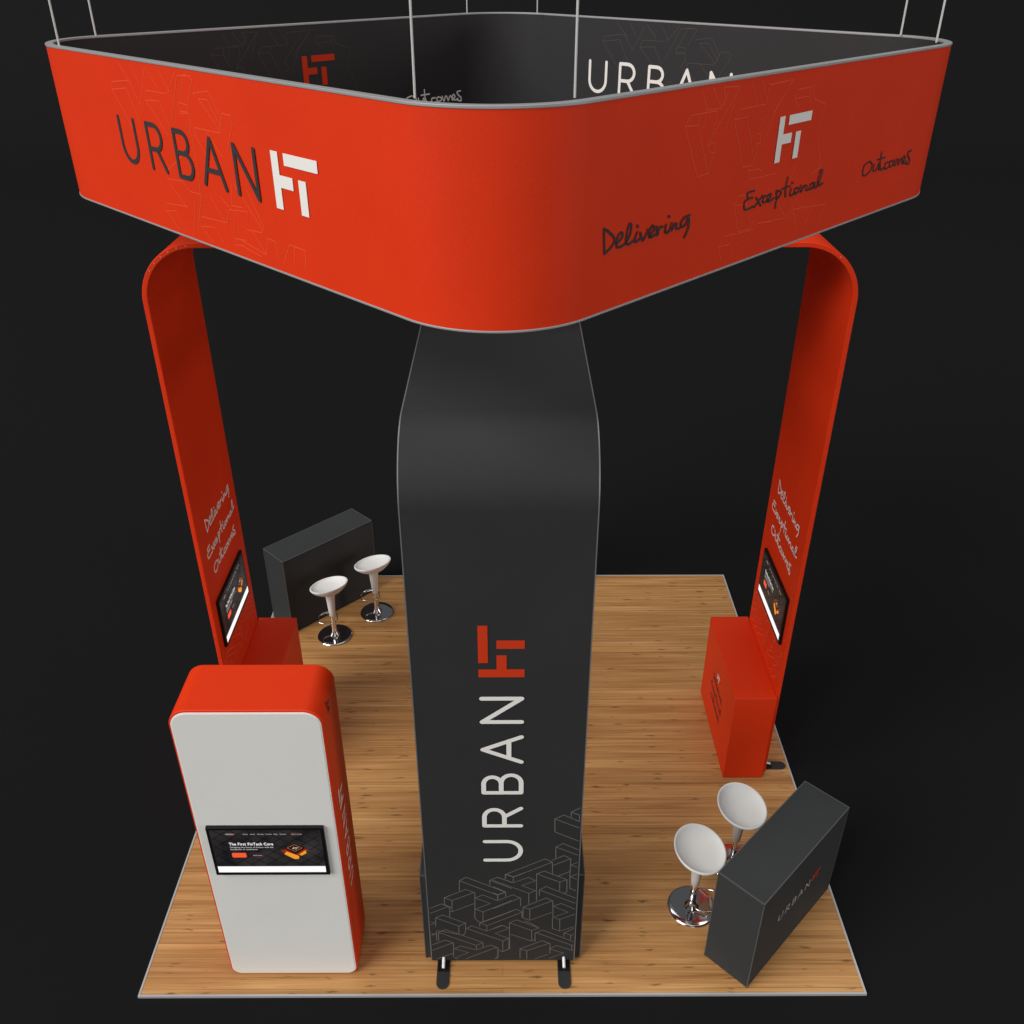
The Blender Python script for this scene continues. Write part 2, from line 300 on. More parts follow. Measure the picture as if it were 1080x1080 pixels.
PATTERN = [[[-0.342, 0.943], [-0.338, 1.067], [-0.284, 1.108], [0.028, 0.923], [0.028, 0.876]], [[-0.338, 1.067], [-0.038, 0.888], [0.028, 0.923]], [[-0.038, 0.888], [-0.039, 0.821], [0.078, 0.887]], [[-0.22, 0.853], [-0.158, 0.892], [-0.043, 0.822]], [[-0.217, 0.853], [-0.097, 0.785], [-0.219, 0.712]], [[-0.219, 0.712], [-0.157, 0.678], [0.078, 0.821]], [[-0.223, 0.713], [-0.226, 0.601], [-0.207, 0.563], [-0.175, 0.544]], [[-0.157, 0.678], [-0.16, 0.544], [0.078, 0.686]], [[-0.467, 0.775], [-0.464, 0.86], [-0.291, 0.961], [-0.219, 0.919], [-0.223, 0.713]], [[-0.464, 0.86], [-0.404, 0.823], [-0.223, 0.925]], [[-0.404, 0.823], [-0.408, 0.683], [-0.226, 0.786]], [[-0.467, 0.775], [-0.407, 0.732]], [[-0.588, 0.724], [-0.491, 0.781], [-0.426, 0.732], [-0.43, 0.615]], [[-0.59, 0.659], [-0.433, 0.75]], [[-0.424, 0.683], [-0.397, 0.683]], [[-0.55, 0.489], [-0.545, 0.603], [-0.488, 0.64], [-0.302, 0.532], [-0.306, 0.412], [-0.327, 0.373], [-0.536, 0.438]], [[-0.545, 0.603], [-0.359, 0.495], [-0.302, 0.532]], [[-0.359, 0.495], [-0.362, 0.399]], [[-0.589, 0.509], [-0.552, 0.54], [-0.587, 0.55]], [[-0.534, 0.297], [-0.529, 0.413], [-0.472, 0.451], [-0.164, 0.275], [-0.165, 0.216]], [[-0.529, 0.413], [-0.221, 0.236], [-0.164, 0.275]], [[-0.221, 0.236], [-0.222, 0.177], [-0.1, 0.242]], [[-0.544, 0.438], [-0.549, 0.31]], [[-0.589, 0.4], [-0.546, 0.387]], [[-0.59, 0.368], [-0.546, 0.4]], [[-0.59, 0.245], [-0.477, 0.309], [-0.41, 0.27], [-0.416, 0.085]], [[-0.588, 0.172], [-0.414, 0.272]], [[-0.56, 0.052], [-0.414, 0.131]], [[-0.404, 0.191], [-0.351, 0.23], [-0.231, 0.177]], [[-0.404, 0.191], [-0.288, 0.137], [-0.408, 0.065], [-0.38, 0.051]], [[-0.315, 0.051], [-0.052, 0.209]], [[-0.1, 0.242], [-0.04, 0.202], [-0.041, 0.082], [-0.07, 0.049]], [[-0.188, 0.487], [-0.187, 0.538], [0.078, 0.686]], [[-0.187, 0.538], [-0.129, 0.5], [0.078, 0.624]], [[-0.129, 0.5], [-0.13, 0.43], [0.002, 0.502], [0.05, 0.467]], [[-0.296, 0.463], [-0.256, 0.5], [-0.13, 0.43]], [[-0.296, 0.463], [0.001, 0.294], [0.05, 0.326]], [[0.001, 0.294], [0.0, 0.149], [0.057, 0.188], [0.058, 0.306]], [[0.05, 0.461], [-0.062, 0.397], [0.054, 0.326]], [[-0.04, 0.169], [0.0, 0.149]], [[-0.098, 1.013], [-0.098, 1.072], [-0.036, 1.107], [0.078, 1.042]], [[-0.098, 1.072], [0.078, 0.971]], [[0.025, 1.083], [0.025, 1.141], [0.063, 1.164]], [[0.028, 1.147], [0.088, 1.112], [0.179, 1.164]], [[0.088, 1.112], [0.088, 1.042], [0.21, 1.106], [0.264, 1.064]], [[-0.072, 1.089], [-0.033, 1.107], [0.085, 1.042]], [[-0.072, 1.072], [0.212, 0.911], [0.269, 0.946]], [[0.212, 0.911], [0.213, 0.778]], [[0.264, 1.064], [0.157, 1.006], [0.266, 0.94]], [[0.275, 0.82], [0.271, 1.146], [0.331, 1.18], [0.512, 1.075], [0.516, 0.927], [0.494, 0.909]], [[0.271, 1.146], [0.456, 1.046], [0.512, 1.075]], [[0.456, 1.046], [0.458, 0.939]], [[0.297, 0.88], [0.296, 0.952], [0.349, 0.993], [0.589, 0.848]], [[0.296, 0.952], [0.59, 0.782]], [[-0.073, 0.995], [0.027, 0.929], [0.027, 0.869]], [[-0.074, 0.918], [-0.035, 0.894], [0.027, 0.929]], [[-0.035, 0.894], [-0.036, 0.821], [0.085, 0.893], [0.147, 0.851], [0.147, 0.747]], [[-0.076, 0.718], [0.139, 0.851]], [[-0.077, 0.6], [0.112, 0.711], [0.159, 0.68], [0.16, 0.599]], [[-0.078, 0.531], [0.159, 0.673]], [[0.167, 0.599], [0.167, 0.735], [0.352, 0.85], [0.407, 0.813], [0.412, 0.61]], [[0.167, 0.735], [0.222, 0.71], [0.407, 0.819]], [[0.222, 0.71], [0.223, 0.567], [0.399, 0.666]], [[0.167, 0.599], [0.223, 0.567]], [[0.179, 0.561], [0.223, 0.536], [0.303, 0.466]], [[0.413, 0.746], [0.474, 0.782], [0.59, 0.708]], [[0.413, 0.746], [0.532, 0.671], [0.412, 0.604], [0.468, 0.578], [0.59, 0.646]], [[0.468, 0.578], [0.472, 0.426], [0.59, 0.483]], [[0.408, 0.597], [0.411, 0.459], [0.472, 0.426]], [[0.057, 0.319], [0.057, 0.537], [0.116, 0.574], [0.303, 0.466]], [[0.057, 0.537], [0.24, 0.434], [0.303, 0.466]], [[0.24, 0.434], [0.242, 0.292]], [[0.065, 0.384], [0.242, 0.292], [0.274, 0.318]], [[-0.079, 0.461], [-0.003, 0.505], [0.053, 0.467]], [[0.053, 0.326], [0.052, 0.188], [-0.005, 0.149]], [[-0.081, 0.229], [-0.041, 0.195], [-0.042, 0.069], [-0.067, 0.049]], [[0.27, 0.279], [0.269, 0.395], [0.328, 0.44], [0.588, 0.284]], [[0.272, 0.408], [0.582, 0.231], [0.59, 0.244]], [[0.578, 0.231], [0.58, 0.172], [0.59, 0.165]], [[0.146, 0.055], [0.145, 0.188], [0.33, 0.298], [0.395, 0.259], [0.398, 0.12]], [[0.145, 0.188], [0.202, 0.161], [0.391, 0.265]], [[0.202, 0.161], [0.203, 0.048]], [[0.269, 0.047], [0.382, 0.113]], [[0.389, 0.186], [0.452, 0.232], [0.58, 0.165]], [[0.389, 0.186], [0.512, 0.126], [0.391, 0.053]], [[0.51, 0.349], [0.508, 0.401], [0.59, 0.458]], [[0.508, 0.401], [0.565, 0.368], [0.59, 0.381]], [[0.565, 0.368], [0.567, 0.316]], [[0.523, 1.792], [0.521, 1.85], [0.59, 1.897]], [[0.521, 1.85], [0.584, 1.819], [0.59, 1.818]], [[0.584, 1.819], [0.586, 1.75]], [[0.404, 1.633], [0.4, 1.777], [0.468, 1.819], [0.59, 1.744]], [[0.4, 1.777], [0.59, 1.675]], [[0.404, 1.633], [0.59, 1.528]], [[0.418, 1.334], [0.415, 1.463], [0.47, 1.501], [0.59, 1.429]], [[0.415, 1.463], [0.59, 1.367]], [[0.389, 1.306], [0.481, 1.362], [0.535, 1.323], [0.534, 1.11]], [[0.394, 1.244], [0.531, 1.323]], [[0.438, 1.117], [0.532, 1.174]], [[0.027, 1.089], [0.028, 1.142], [0.336, 1.324], [0.393, 1.284], [0.396, 1.146]], [[0.028, 1.142], [0.088, 1.107], [0.389, 1.284]], [[0.331, 1.181], [0.274, 1.146]], [[0.59, 1.283], [0.537, 1.249], [0.59, 1.226]], [[0.59, 1.145], [0.538, 1.11], [0.59, 1.081]], [[0.534, 1.11], [0.538, 0.969], [0.59, 0.939]]]
WORDS = {'Delivering': [[[0.0, 0.238], [0.019, 0.063]], [[0.0, 0.238], [0.062, 0.202], [0.117, 0.153], [0.112, 0.116], [0.071, 0.086], [0.019, 0.063]], [[0.155, 0.113], [0.205, 0.142], [0.202, 0.174], [0.171, 0.171], [0.145, 0.132], [0.152, 0.086], [0.193, 0.078], [0.253, 0.098], [0.297, 0.158], [0.298, 0.215], [0.272, 0.212], [0.254, 0.144], [0.253, 0.094], [0.282, 0.078], [0.343, 0.094]], [[0.373, 0.146], [0.352, 0.103], [0.368, 0.078], [0.415, 0.097]], [[0.37, 0.193], [0.378, 0.183]], [[0.41, 0.135], [0.445, 0.074], [0.489, 0.123], [0.494, 0.144]], [[0.522, 0.091], [0.568, 0.125], [0.558, 0.158], [0.53, 0.149], [0.516, 0.108], [0.533, 0.079], [0.601, 0.09]], [[0.601, 0.145], [0.615, 0.082], [0.628, 0.117], [0.655, 0.135], [0.671, 0.13]], [[0.712, 0.139], [0.709, 0.093], [0.737, 0.074], [0.775, 0.104]], [[0.737, 0.197], [0.744, 0.187]], [[0.78, 0.138], [0.784, 0.085], [0.817, 0.122], [0.843, 0.12], [0.844, 0.087], [0.884, 0.082]], [[1.0, 0.157], [0.941, 0.15], [0.9, 0.12], [0.913, 0.086], [0.956, 0.095], [0.992, 0.135], [0.999, 0.064], [0.959, 0.0]]], 'Exceptional': [[[0.104, 0.158], [0.023, 0.154], [0.037, 0.117], [0.0, 0.103], [0.011, 0.057], [0.057, 0.051], [0.113, 0.058]], [[0.037, 0.117], [0.093, 0.116]], [[0.136, 0.109], [0.204, 0.047]], [[0.213, 0.111], [0.126, 0.049]], [[0.258, 0.104], [0.226, 0.094], [0.227, 0.064], [0.276, 0.065], [0.314, 0.084], [0.313, 0.106], [0.281, 0.096], [0.28, 0.069], [0.309, 0.056], [0.365, 0.073]], [[0.381, 0.118], [0.392, 0.071], [0.394, 0.0]], [[0.378, 0.098], [0.416, 0.111], [0.443, 0.086], [0.4, 0.059]], [[0.504, 0.184], [0.494, 0.118], [0.51, 0.055]], [[0.452, 0.116], [0.547, 0.12]], [[0.571, 0.1], [0.563, 0.065], [0.59, 0.051], [0.617, 0.067]], [[0.571, 0.139], [0.578, 0.131]], [[0.643, 0.095], [0.619, 0.084], [0.634, 0.056], [0.669, 0.062], [0.677, 0.082], [0.648, 0.094]], [[0.698, 0.104], [0.708, 0.056], [0.743, 0.089], [0.776, 0.087], [0.784, 0.056], [0.825, 0.059]], [[0.873, 0.095], [0.828, 0.087], [0.834, 0.054], [0.872, 0.064], [0.882, 0.092], [0.892, 0.061], [0.926, 0.06], [0.961, 0.124], [0.964, 0.165], [0.936, 0.153], [0.93, 0.093], [0.95, 0.06], [1.0, 0.073]]], 'Outcomes': [[[0.102, 0.147], [0.001, 0.122], [0.0, 0.043], [0.064, 0.022], [0.151, 0.056], [0.167, 0.108], [0.103, 0.145]], [[0.209, 0.107], [0.213, 0.044], [0.271, 0.042], [0.304, 0.099], [0.328, 0.034]], [[0.323, 0.206], [0.331, 0.099], [0.376, 0.031], [0.433, 0.042]], [[0.26, 0.139], [0.412, 0.143]], [[0.512, 0.085], [0.449, 0.078], [0.464, 0.026], [0.536, 0.033]], [[0.581, 0.091], [0.541, 0.074], [0.568, 0.032], [0.623, 0.042], [0.625, 0.073], [0.586, 0.089]], [[0.645, 0.092], [0.675, 0.026], [0.705, 0.084], [0.732, 0.078], [0.755, 0.028], [0.788, 0.08], [0.815, 0.074], [0.835, 0.024]], [[0.853, 0.037], [0.888, 0.068], [0.858, 0.097], [0.84, 0.075], [0.856, 0.032], [0.898, 0.022], [0.94, 0.038]], [[0.994, 0.134], [0.925, 0.12], [0.955, 0.077], [1.0, 0.044], [0.996, 0.0], [0.925, 0.019]]]}
BANNER_LEFT = [[[1.434, 6.653], [1.672, 6.679]], [[1.434, 6.653], [1.411, 6.607], [1.613, 6.386]], [[1.411, 6.607], [1.62, 6.631], [1.718, 6.456]], [[1.672, 6.679], [1.774, 6.55], [1.907, 6.758]], [[1.573, 6.775], [1.706, 6.657]], [[1.733, 6.775], [1.81, 6.665]], [[1.718, 6.456], [1.708, 6.364]], [[1.885, 6.641], [2.132, 6.644]], [[1.885, 6.641], [1.86, 6.583], [2.065, 6.405]], [[1.86, 6.583], [2.031, 6.593], [2.114, 6.46]], [[1.923, 6.775], [2.036, 6.672]], [[2.088, 6.775], [2.187, 6.649]], [[2.16, 6.647], [2.291, 6.775]], [[2.157, 6.502], [2.304, 6.752], [2.423, 6.767]], [[2.29, 6.611], [2.382, 6.758], [2.459, 6.764], [2.476, 6.743], [2.4, 6.633]], [[2.276, 6.61], [2.376, 6.602], [2.363, 6.565], [2.272, 6.562], [2.276, 6.608]], [[2.464, 6.674], [2.63, 6.7], [2.659, 6.68], [2.74, 6.563]], [[2.517, 6.65], [2.661, 6.538], [2.705, 6.49]], [[2.517, 6.65], [2.615, 6.653], [2.727, 6.522]], [[2.75, 6.598], [2.842, 6.596], [2.852, 6.552], [2.746, 6.39]], [[2.75, 6.598], [2.693, 6.489], [2.411, 6.487]], [[2.411, 6.487], [2.409, 6.445], [2.528, 6.314]], [[2.526, 6.494], [2.689, 6.359]], [[2.267, 6.55], [2.374, 6.56], [2.378, 6.501], [2.331, 6.442]], [[1.959, 6.133], [2.159, 6.149], [2.211, 6.104]], [[1.959, 6.133], [1.981, 6.189], [2.251, 6.327]], [[1.978, 6.109], [2.154, 5.982]], [[2.223, 6.099], [2.355, 6.1], [2.369, 6.064]], [[1.882, 5.972], [2.159, 5.997]], [[1.882, 5.972], [1.862, 5.92], [2.003, 5.82]], [[1.862, 5.92], [2.0, 5.943], [2.079, 5.82]], [[2.369, 6.44], [2.378, 6.244], [2.342, 6.059]], [[2.342, 6.059], [2.251, 5.871]], [[2.272, 6.048], [2.177, 5.82]], [[2.323, 5.964], [2.622, 5.977]], [[2.323, 5.964], [2.301, 5.9], [2.421, 5.821]], [[2.301, 5.9], [2.466, 5.923], [2.544, 5.845]], [[2.622, 5.977], [2.672, 6.062], [2.881, 6.085], [2.841, 5.978]], [[2.745, 6.062], [2.672, 5.895], [2.822, 5.911]], [[2.464, 6.117], [2.609, 5.975]], [[2.592, 6.125], [2.698, 6.066]], [[2.743, 6.222], [2.705, 6.093], [2.827, 6.1]], [[2.768, 6.226], [3.011, 6.009]], [[2.904, 6.21], [3.028, 6.03], [3.006, 5.989], [2.841, 5.978]], [[2.724, 5.905], [3.022, 5.867]], [[2.751, 5.871], [2.97, 5.843]], [[2.89, 5.987], [3.022, 5.867], [3.058, 5.968], [3.135, 5.964], [3.146, 5.866]], [[3.279, 5.973], [3.2, 5.859]], [[3.279, 5.973], [3.427, 5.972], [3.416, 5.867]], [[3.332, 5.971], [3.298, 5.86]], [[2.706, 5.928], [2.686, 5.859], [2.788, 5.872]]]
BANNER_RIGHT = [[[1.469, 6.767], [1.516, 6.676], [1.65, 6.671], [1.699, 6.746]], [[1.557, 6.775], [1.641, 6.681]], [[1.646, 6.772], [1.793, 6.763], [1.706, 6.558]], [[1.654, 6.771], [1.677, 6.698], [1.643, 6.668]], [[1.793, 6.763], [1.781, 6.743], [1.556, 6.502]], [[1.337, 6.617], [1.488, 6.354], [1.591, 6.357], [1.619, 6.464]], [[1.337, 6.617], [1.451, 6.612], [1.583, 6.358]], [[1.337, 6.617], [1.381, 6.665], [1.604, 6.663]], [[1.451, 6.612], [1.464, 6.665]], [[1.488, 6.575], [1.518, 6.664]], [[1.604, 6.663], [1.613, 6.62], [1.556, 6.502], [1.619, 6.508], [1.628, 6.458], [1.588, 6.459]], [[1.556, 6.502], [1.58, 6.46]], [[1.779, 6.602], [1.922, 6.342], [2.021, 6.338], [2.041, 6.438]], [[1.779, 6.602], [1.897, 6.603], [2.037, 6.345]], [[1.779, 6.602], [1.827, 6.649], [2.076, 6.651]], [[1.897, 6.603], [1.911, 6.65]], [[1.914, 6.775], [1.988, 6.651]], [[2.007, 6.775], [2.093, 6.654]], [[2.076, 6.651], [2.087, 6.747], [2.267, 6.75]], [[2.087, 6.747], [2.249, 6.747], [2.024, 6.509]], [[2.025, 6.504], [2.061, 6.5], [2.073, 6.452], [2.03, 6.449]], [[2.339, 6.757], [2.195, 6.613], [2.099, 6.421]], [[2.248, 6.751], [2.34, 6.753], [2.135, 6.565]], [[1.982, 6.315], [2.012, 6.264], [2.292, 6.257], [2.149, 6.076]], [[1.982, 6.315], [2.101, 6.308], [2.137, 6.274]], [[2.38, 6.65], [2.546, 6.648], [2.559, 6.698], [2.396, 6.694], [2.38, 6.652]], [[2.38, 6.65], [2.444, 6.597]], [[2.57, 6.698], [2.602, 6.629], [2.749, 6.587], [2.699, 6.426]], [[2.546, 6.648], [2.567, 6.614]], [[1.88, 6.141], [1.913, 6.188], [1.995, 6.18]], [[1.88, 6.141], [1.951, 5.981], [2.08, 5.977], [2.126, 6.02]], [[1.88, 6.141], [2.007, 6.129], [2.077, 5.988]], [[1.766, 5.931], [1.808, 5.983], [2.102, 5.963], [2.015, 5.857]], [[1.766, 5.931], [1.81, 5.842]], [[1.766, 5.931], [1.882, 5.924], [1.929, 5.833]], [[1.882, 5.924], [1.891, 5.967]], [[2.102, 5.963], [2.151, 5.995], [2.471, 5.969], [2.365, 5.841]], [[2.151, 5.995], [2.309, 5.977]], [[2.471, 5.969], [2.516, 6.128]], [[2.29, 6.123], [2.467, 5.981]], [[2.551, 6.008], [2.801, 5.988], [2.727, 5.881]], [[2.551, 6.008], [2.629, 5.888]], [[2.801, 5.988], [2.96, 5.972], [2.905, 5.871]], [[2.551, 6.345], [2.465, 6.197]], [[2.735, 6.382], [2.81, 6.219], [2.713, 6.192]], [[2.609, 6.124], [2.495, 5.955]]]

# ------------------------------------------------------------------ the setting
bm = bmesh.new(); v = [bm.verts.new(p) for p in ((-90, -40, -0.022), (90, -40, -0.022), (90, 30, -0.022), (-90, 30, -0.022))]; bm.faces.new(v)
tag(obj('ground', bm, M_ground, smooth=0), kind='structure')
bm = bmesh.new(); prev = None
for k in range(0, 26):
    a = PI/2*min(k, 24)/24; y, z = (30+14*math.sin(a), -0.022+14*(1-math.cos(a))) if k < 25 else (44, 26)
    cur = [bm.verts.new((-90, y, z)), bm.verts.new((90, y, z))]
    if prev: bm.faces.new((prev[0], prev[1], cur[1], cur[0]))
    prev = cur
tag(obj('backdrop', bm, M_ground, smooth=60), kind='structure')
bm = bmesh.new(); box(bm, -2.984, 2.984, -2.984, 2.984, -0.021, 0)
fl = tag(obj('floor', bm, M_wood, smooth=0), kind='structure')
bm = bmesh.new()
for (x0, x1, y0, y1) in ((-3, 3, -3, -2.984), (-3, 3, 2.984, 3), (-3, -2.984, -2.984, 2.984), (2.984, 3, -2.984, 2.984)): box(bm, x0, x1, y0, y1, -0.021, 0.004)
obj('edge_trim', bm, M_trim, fl, smooth=0)

# ------------------------------------------------------------------ hanging banner
D, R, Z0, Z1 = 3.47, 0.62, 5.79, 6.81
def ring(off, n=28):
    """rounded square standing on its corner, moved outwards by off"""
    pts = []; c = D - R*math.sqrt(2)
    for k in range(4):
        ax = -90+90*k; cx, cy = c*math.cos(math.radians(ax)), c*math.sin(math.radians(ax))
        for i in range(n+1):
            a = math.radians(ax-45+90*i/n); pts.append((cx+(R+off)*math.cos(a), cy+(R+off)*math.sin(a)))
    return pts
def wall_ring(o_out, o_in, z0, z1, side='both', nz=1):
    bm = bmesh.new(); O = ring(o_out); I = ring(o_in); n = len(O)
    vo = [[bm.verts.new((x, y, z)) for x, y in O] for z in (z0, z1)]; vi = [[bm.verts.new((x, y, z)) for x, y in I] for z in (z0, z1)]
    for i in range(n):
        j = (i+1) % n
        bm.faces.new((vo[0][i], vo[0][j], vo[1][j], vo[1][i])); bm.faces.new((vi[0][j], vi[0][i], vi[1][i], vi[1][j]))
        bm.faces.new((vo[1][i], vo[1][j], vi[1][j], vi[1][i])); bm.faces.new((vo[0][j], vo[0][i], vi[0][i], vi[0][j]))
    return bm
ban = thing('hanging_banner', 'large square orange banner with rounded corners and charcoal lining, hung over the stand', 'hanging sign', (0, 0, Z0))
def low(bm, dz=Z0):
    for v in bm.verts: v.co.z -= dz
    return bm
obj('outer_panel', low(wall_ring(0, -0.020, Z0+0.012, Z1-0.015)), M_orange, ban)
obj('inner_panel', low(wall_ring(-0.022, -0.046, Z0+0.012, Z1-0.015)), M_grey_inner, ban)
obj('top_rail', low(wall_ring(0.004, -0.050, Z1-0.015, Z1)), M_alu, ban, bevel=0.003)
obj('bottom_rail', low(wall_ring(0.004, -0.050, Z0, Z0+0.012)), M_alu, ban, bevel=0.003)
s2 = math.sqrt(0.5)
def f_lf(t, z, h): return Vector((-D+t*s2-h*s2, -t*s2-h*s2, z-Z0))       # left front face, t runs from the left corner
def f_rf(t, z, h): return Vector((t*s2+h*s2, -D+t*s2-h*s2, z-Z0))        # right front face, t runs from the front corner
DI = D-0.046*math.sqrt(2)
def f_lb(t, z, h): return Vector((-D+t*s2+(0.046+h)*s2, t*s2-(0.046+h)*s2, z-Z0))  # lining, back left
def f_rb(t, z, h): return Vector((t*s2-(0.046+h)*s2, D-t*s2-(0.046+h)*s2, z-Z0))   # lining, back right
i = Ink(f_lf, 0.0045); put_urban(i, 1.401, 6.162, 0.300, 0.098); i.done('lettering', M_ink_dark, ban)
i = Ink(f_lf, 0.0045); put_mark(i, 3.204, 6.162, 0.301); i.done('logo_mark', M_ink_white, ban)
i = Ink(f_rf, 0.0045); put_mark(i, 2.247, 6.318, 0.249); i.done('logo_mark', M_ink_white, ban)
def word_part(fn, mat, parent, base, *a):
    i = Ink(fn, base); put_word(i, *a); i.done('lettering', mat, parent)
for a in (('Delivering', 0.738, 6.053, 0.709, 0.0135), ('Exceptional', 1.982, 6.053, 0.889, 0.0118), ('Outcomes', 3.411, 6.062, 0.694, 0.0115)): word_part(f_rf, M_ink_dark, ban, 0.0045, *a)
i = Ink(f_lb, 0.0045); put_mark(i, 2.362, 6.302, 0.249); i.done('logo_mark', M_ink_orange, ban)
for a in (('Delivering', 0.86, 6.035, 0.709, 0.0135), ('Exceptional', 2.10, 6.035, 0.889, 0.0135), ('Outcomes', 3.53, 6.012, 0.72, 0.0145)): word_part(f_lb, M_ink_white, ban, 0.0045, *a)
i = Ink(f_rb, 0.0045); put_urban(i, 1.249, 6.145, 0.300, 0.100); i.done('lettering', M_ink_white, ban)
i = Ink(f_rb, 0.0045); put_mark(i, 3.06, 6.145, 0.300); i.done('logo_mark', M_ink_orange, ban)
# the faint pattern of drawn blocks
def block_lines(fn, mat, lines, wd, dt=0.0):
    ink = Ink(fn, 0.0006, 0.00005, 20)
    for l in lines: ink.stroke([(t+dt, z) for t, z in l], wd, cap=False)
    return ink.done('line_pattern', mat, ban)
block_lines(f_lf, M_pat_orange, BANNER_LEFT, 0.0050)
block_lines(f_rf, M_pat_orange, BANNER_RIGHT, 0.0055)
block_lines(f_lb, M_pat_inner, BANNER_RIGHT, 0.006, 0.15)
block_lines(f_rb, M_pat_inner, BANNER_LEFT, 0.006, 0.0)

for (x, y, lb) in ((-2.99, -0.43, 'thin pale cable rising from the left corner of the banner, the outer of two'),
                   (-3.03, 0.34, 'thin pale cable behind the left corner of the banner, the inner of two'),
                   (-0.355, -2.99, 'long pale cable from the front corner of the banner, left of two'),
                   (0.36, -2.98, 'long pale cable from the front corner of the banner, right of two'),
                   (-0.345, 2.97, 'short pale cable from the back corner of the banner, left of two'),
                   (0.35, 2.96, 'short pale cable from the back corner of the banner, right of two'),
                   (3.02, 0.36, 'thin pale cable behind the right corner of the banner, the inner of two'),
                   (3.05, -0.25, 'thin pale cable rising from the right corner of the banner, the outer of two')):
    # sit on the middle of the rail
    dd = D-0.023*math.sqrt(2); k = abs(x)+abs(y)
    bm = bmesh.new(); tube(bm, [(0, 0, 0), (0, 0, 3.6)], 0.0058 if abs(y) > 2 else 0.0075, 8)
    c = tag(obj('suspension_cable', bm, M_cable, loc=(x, y, Z1)), lb, 'cable', 'cables holding up the banner')

# ------------------------------------------------------------------ arches
def arch_profile(half, z0, top, R_, t, n=20):
    """outer and inner polylines (u, z) from the left foot over to the right foot"""
    out = []
    for off in (0, t):
        h, zt, r = half-off, top-off, R_-off
        pl = [(-h, z0), (-h, (z0+zt-r)/2), (-h, zt-r)]
        pl += [(-h+r-r*math.cos(PI/2*i/n), zt-r+r*math.sin(PI/2*i/n)) for i in range(1, n+1)]
        pl += [(-0.9, zt), (0, zt), (0.9, zt)]
        pl += [(h-r+r*math.sin(PI/2*i/n), zt-r+r*math.cos(PI/2*i/n)) for i in range(0, n+1)]
        pl += [(h, (z0+zt-r)/2), (h, z0)]
        out.append(pl)
    return out
def sweep(prof, w0, w1, ax):
    """closed band between the two polylines, from w0 to w1 across; ax 'x' = band runs along X"""
    bm = bmesh.new(); O, I = prof; n = len(O)
    P = (lambda u, w_, z: (u, w_, z)) if ax == 'x' else (lambda u, w_, z: (w_, u, z))
    g = {(k, m): [bm.verts.new(P(u, w_, z)) for u, z in L_] for k, L_ in (('o', O), ('i', I)) for m, w_ in ((0, w0), (1, w1))}
    for j in range(n-1):
        bm.faces.new((g['o', 0][j], g['o', 0][j+1], g['o', 1][j+1], g['o', 1][j])); bm.faces.new((g['i', 0][j+1], g['i', 0][j], g['i', 1][j], g['i', 1][j+1]))
        for m in (0, 1): bm.faces.new((g['o', m][j+1], g['o', m][j], g['i', m][j], g['i', m][j+1]))
    for j in (0, n-1): bm.faces.new((g['o', 0][j], g['o', 1][j], g['i', 1][j], g['i', 0][j]))
    return bm
def add_foot(parent, x, y, rz):
    """flat rounded steel foot lying under the band and a short bright peg; local -Y points outwards"""
    bm = bmesh.new(); hw = 0.053; pts = [(hw, 0.22), (-hw, 0.22), (-hw, -0.20)] + [(-hw*math.cos(a), -0.20-hw*math.sin(a)) for a in [PI*k/12 for k in range(1, 12)]] + [(hw, -0.20)]
    lo = [bm.verts.new((a, b, 0.001)) for a, b in pts]; hi = [bm.verts.new((a, b, 0.011)) for a, b in pts]
    bm.faces.new(lo[::-1]); bm.faces.new(hi)
    for k in range(len(pts)): bm.faces.new((lo[k], lo[(k+1) % len(pts)], hi[(k+1) % len(pts)], hi[k]))
    f = obj('foot', bm, M_foot, parent, bevel=0.002, loc=(x, y, 0), rotz=rz)
    bm = bmesh.new(); tube(bm, [(0, 0.03, 0.075), (0, -0.085, 0.034)], 0.013, 12); obj('peg', bm, M_steel, f)
    bm = bmesh.new(); box(bm, -0.046, 0.046, -0.10, 0.04, 0.0112, 0.016); obj('bracket', bm, M_black, f, smooth=0)

T = 0.04
oa = thing('orange_arch', 'tall orange arch spanning the stand from left to right under the banner', 'display arch')
OX, OW = 2.72, 0.605
obj('band', sweep(arch_profile(OX, 0.03, 5.52, 0.46, T), -OW, OW, 'x'), M_orange, oa, bevel=0.006)
for sx, rz in ((-1, -PI/2), (1, PI/2)):
    for y in (-0.49, 0.49): add_foot(oa, sx*(OX-0.01), y, rz)
xi = OX-T
def f_rl(u, z, h): return Vector((xi-h, -u, z))     # inner face of the right leg, reader looks to +X
def f_ll(u, z, h): return Vector((-xi+h, u, z))     # inner face of the left leg
for fn in (f_rl, f_ll):
    for a in (('Delivering', -0.36, 2.79, 0.76, 0.019), ('Exceptional', -0.45, 2.56, 0.92, 0.019), ('Outcomes', -0.35, 2.37, 0.72, 0.019)): word_part(fn, M_ink_soft, oa, 0.0035, *a)
    i = Ink(fn, 0.0012, 0.00012, 12)
    put_pattern(i, lambda x, y: (x*0.98, y+1.10), 0.006, lambda a, b: b < 1.60 or a > 0.51 and b < 2.6); i.done('line_pattern', M_pat_leg, oa)
for k in range(6):   # small rivets along the front edge of the left bend
    a = math.radians(35+9.5*k); r = 0.44
    bm = bmesh.new(); lathe(bm, [(0.0055, 0), (0.0045, 0.003), (0, 0.004)], 10)
    o = obj('rivet', bm, M_alu, oa, loc=(-OX+0.46-r*math.cos(a), -OW-0.0005, 5.52-0.46+r*math.sin(a))); o.rotation_euler = (PI/2, 0, 0)
a = math.radians(52)
bm = bmesh.new(); lathe(bm, [(0.0055, 0), (0.0045, 0.003), (0, 0.004)], 10)
o = obj('rivet', bm, M_alu, oa, loc=(OX-0.46+0.44*math.cos(a), -OW-0.0005, 5.06+0.44*math.sin(a))); o.rotation_euler = (PI/2, 0, 0)

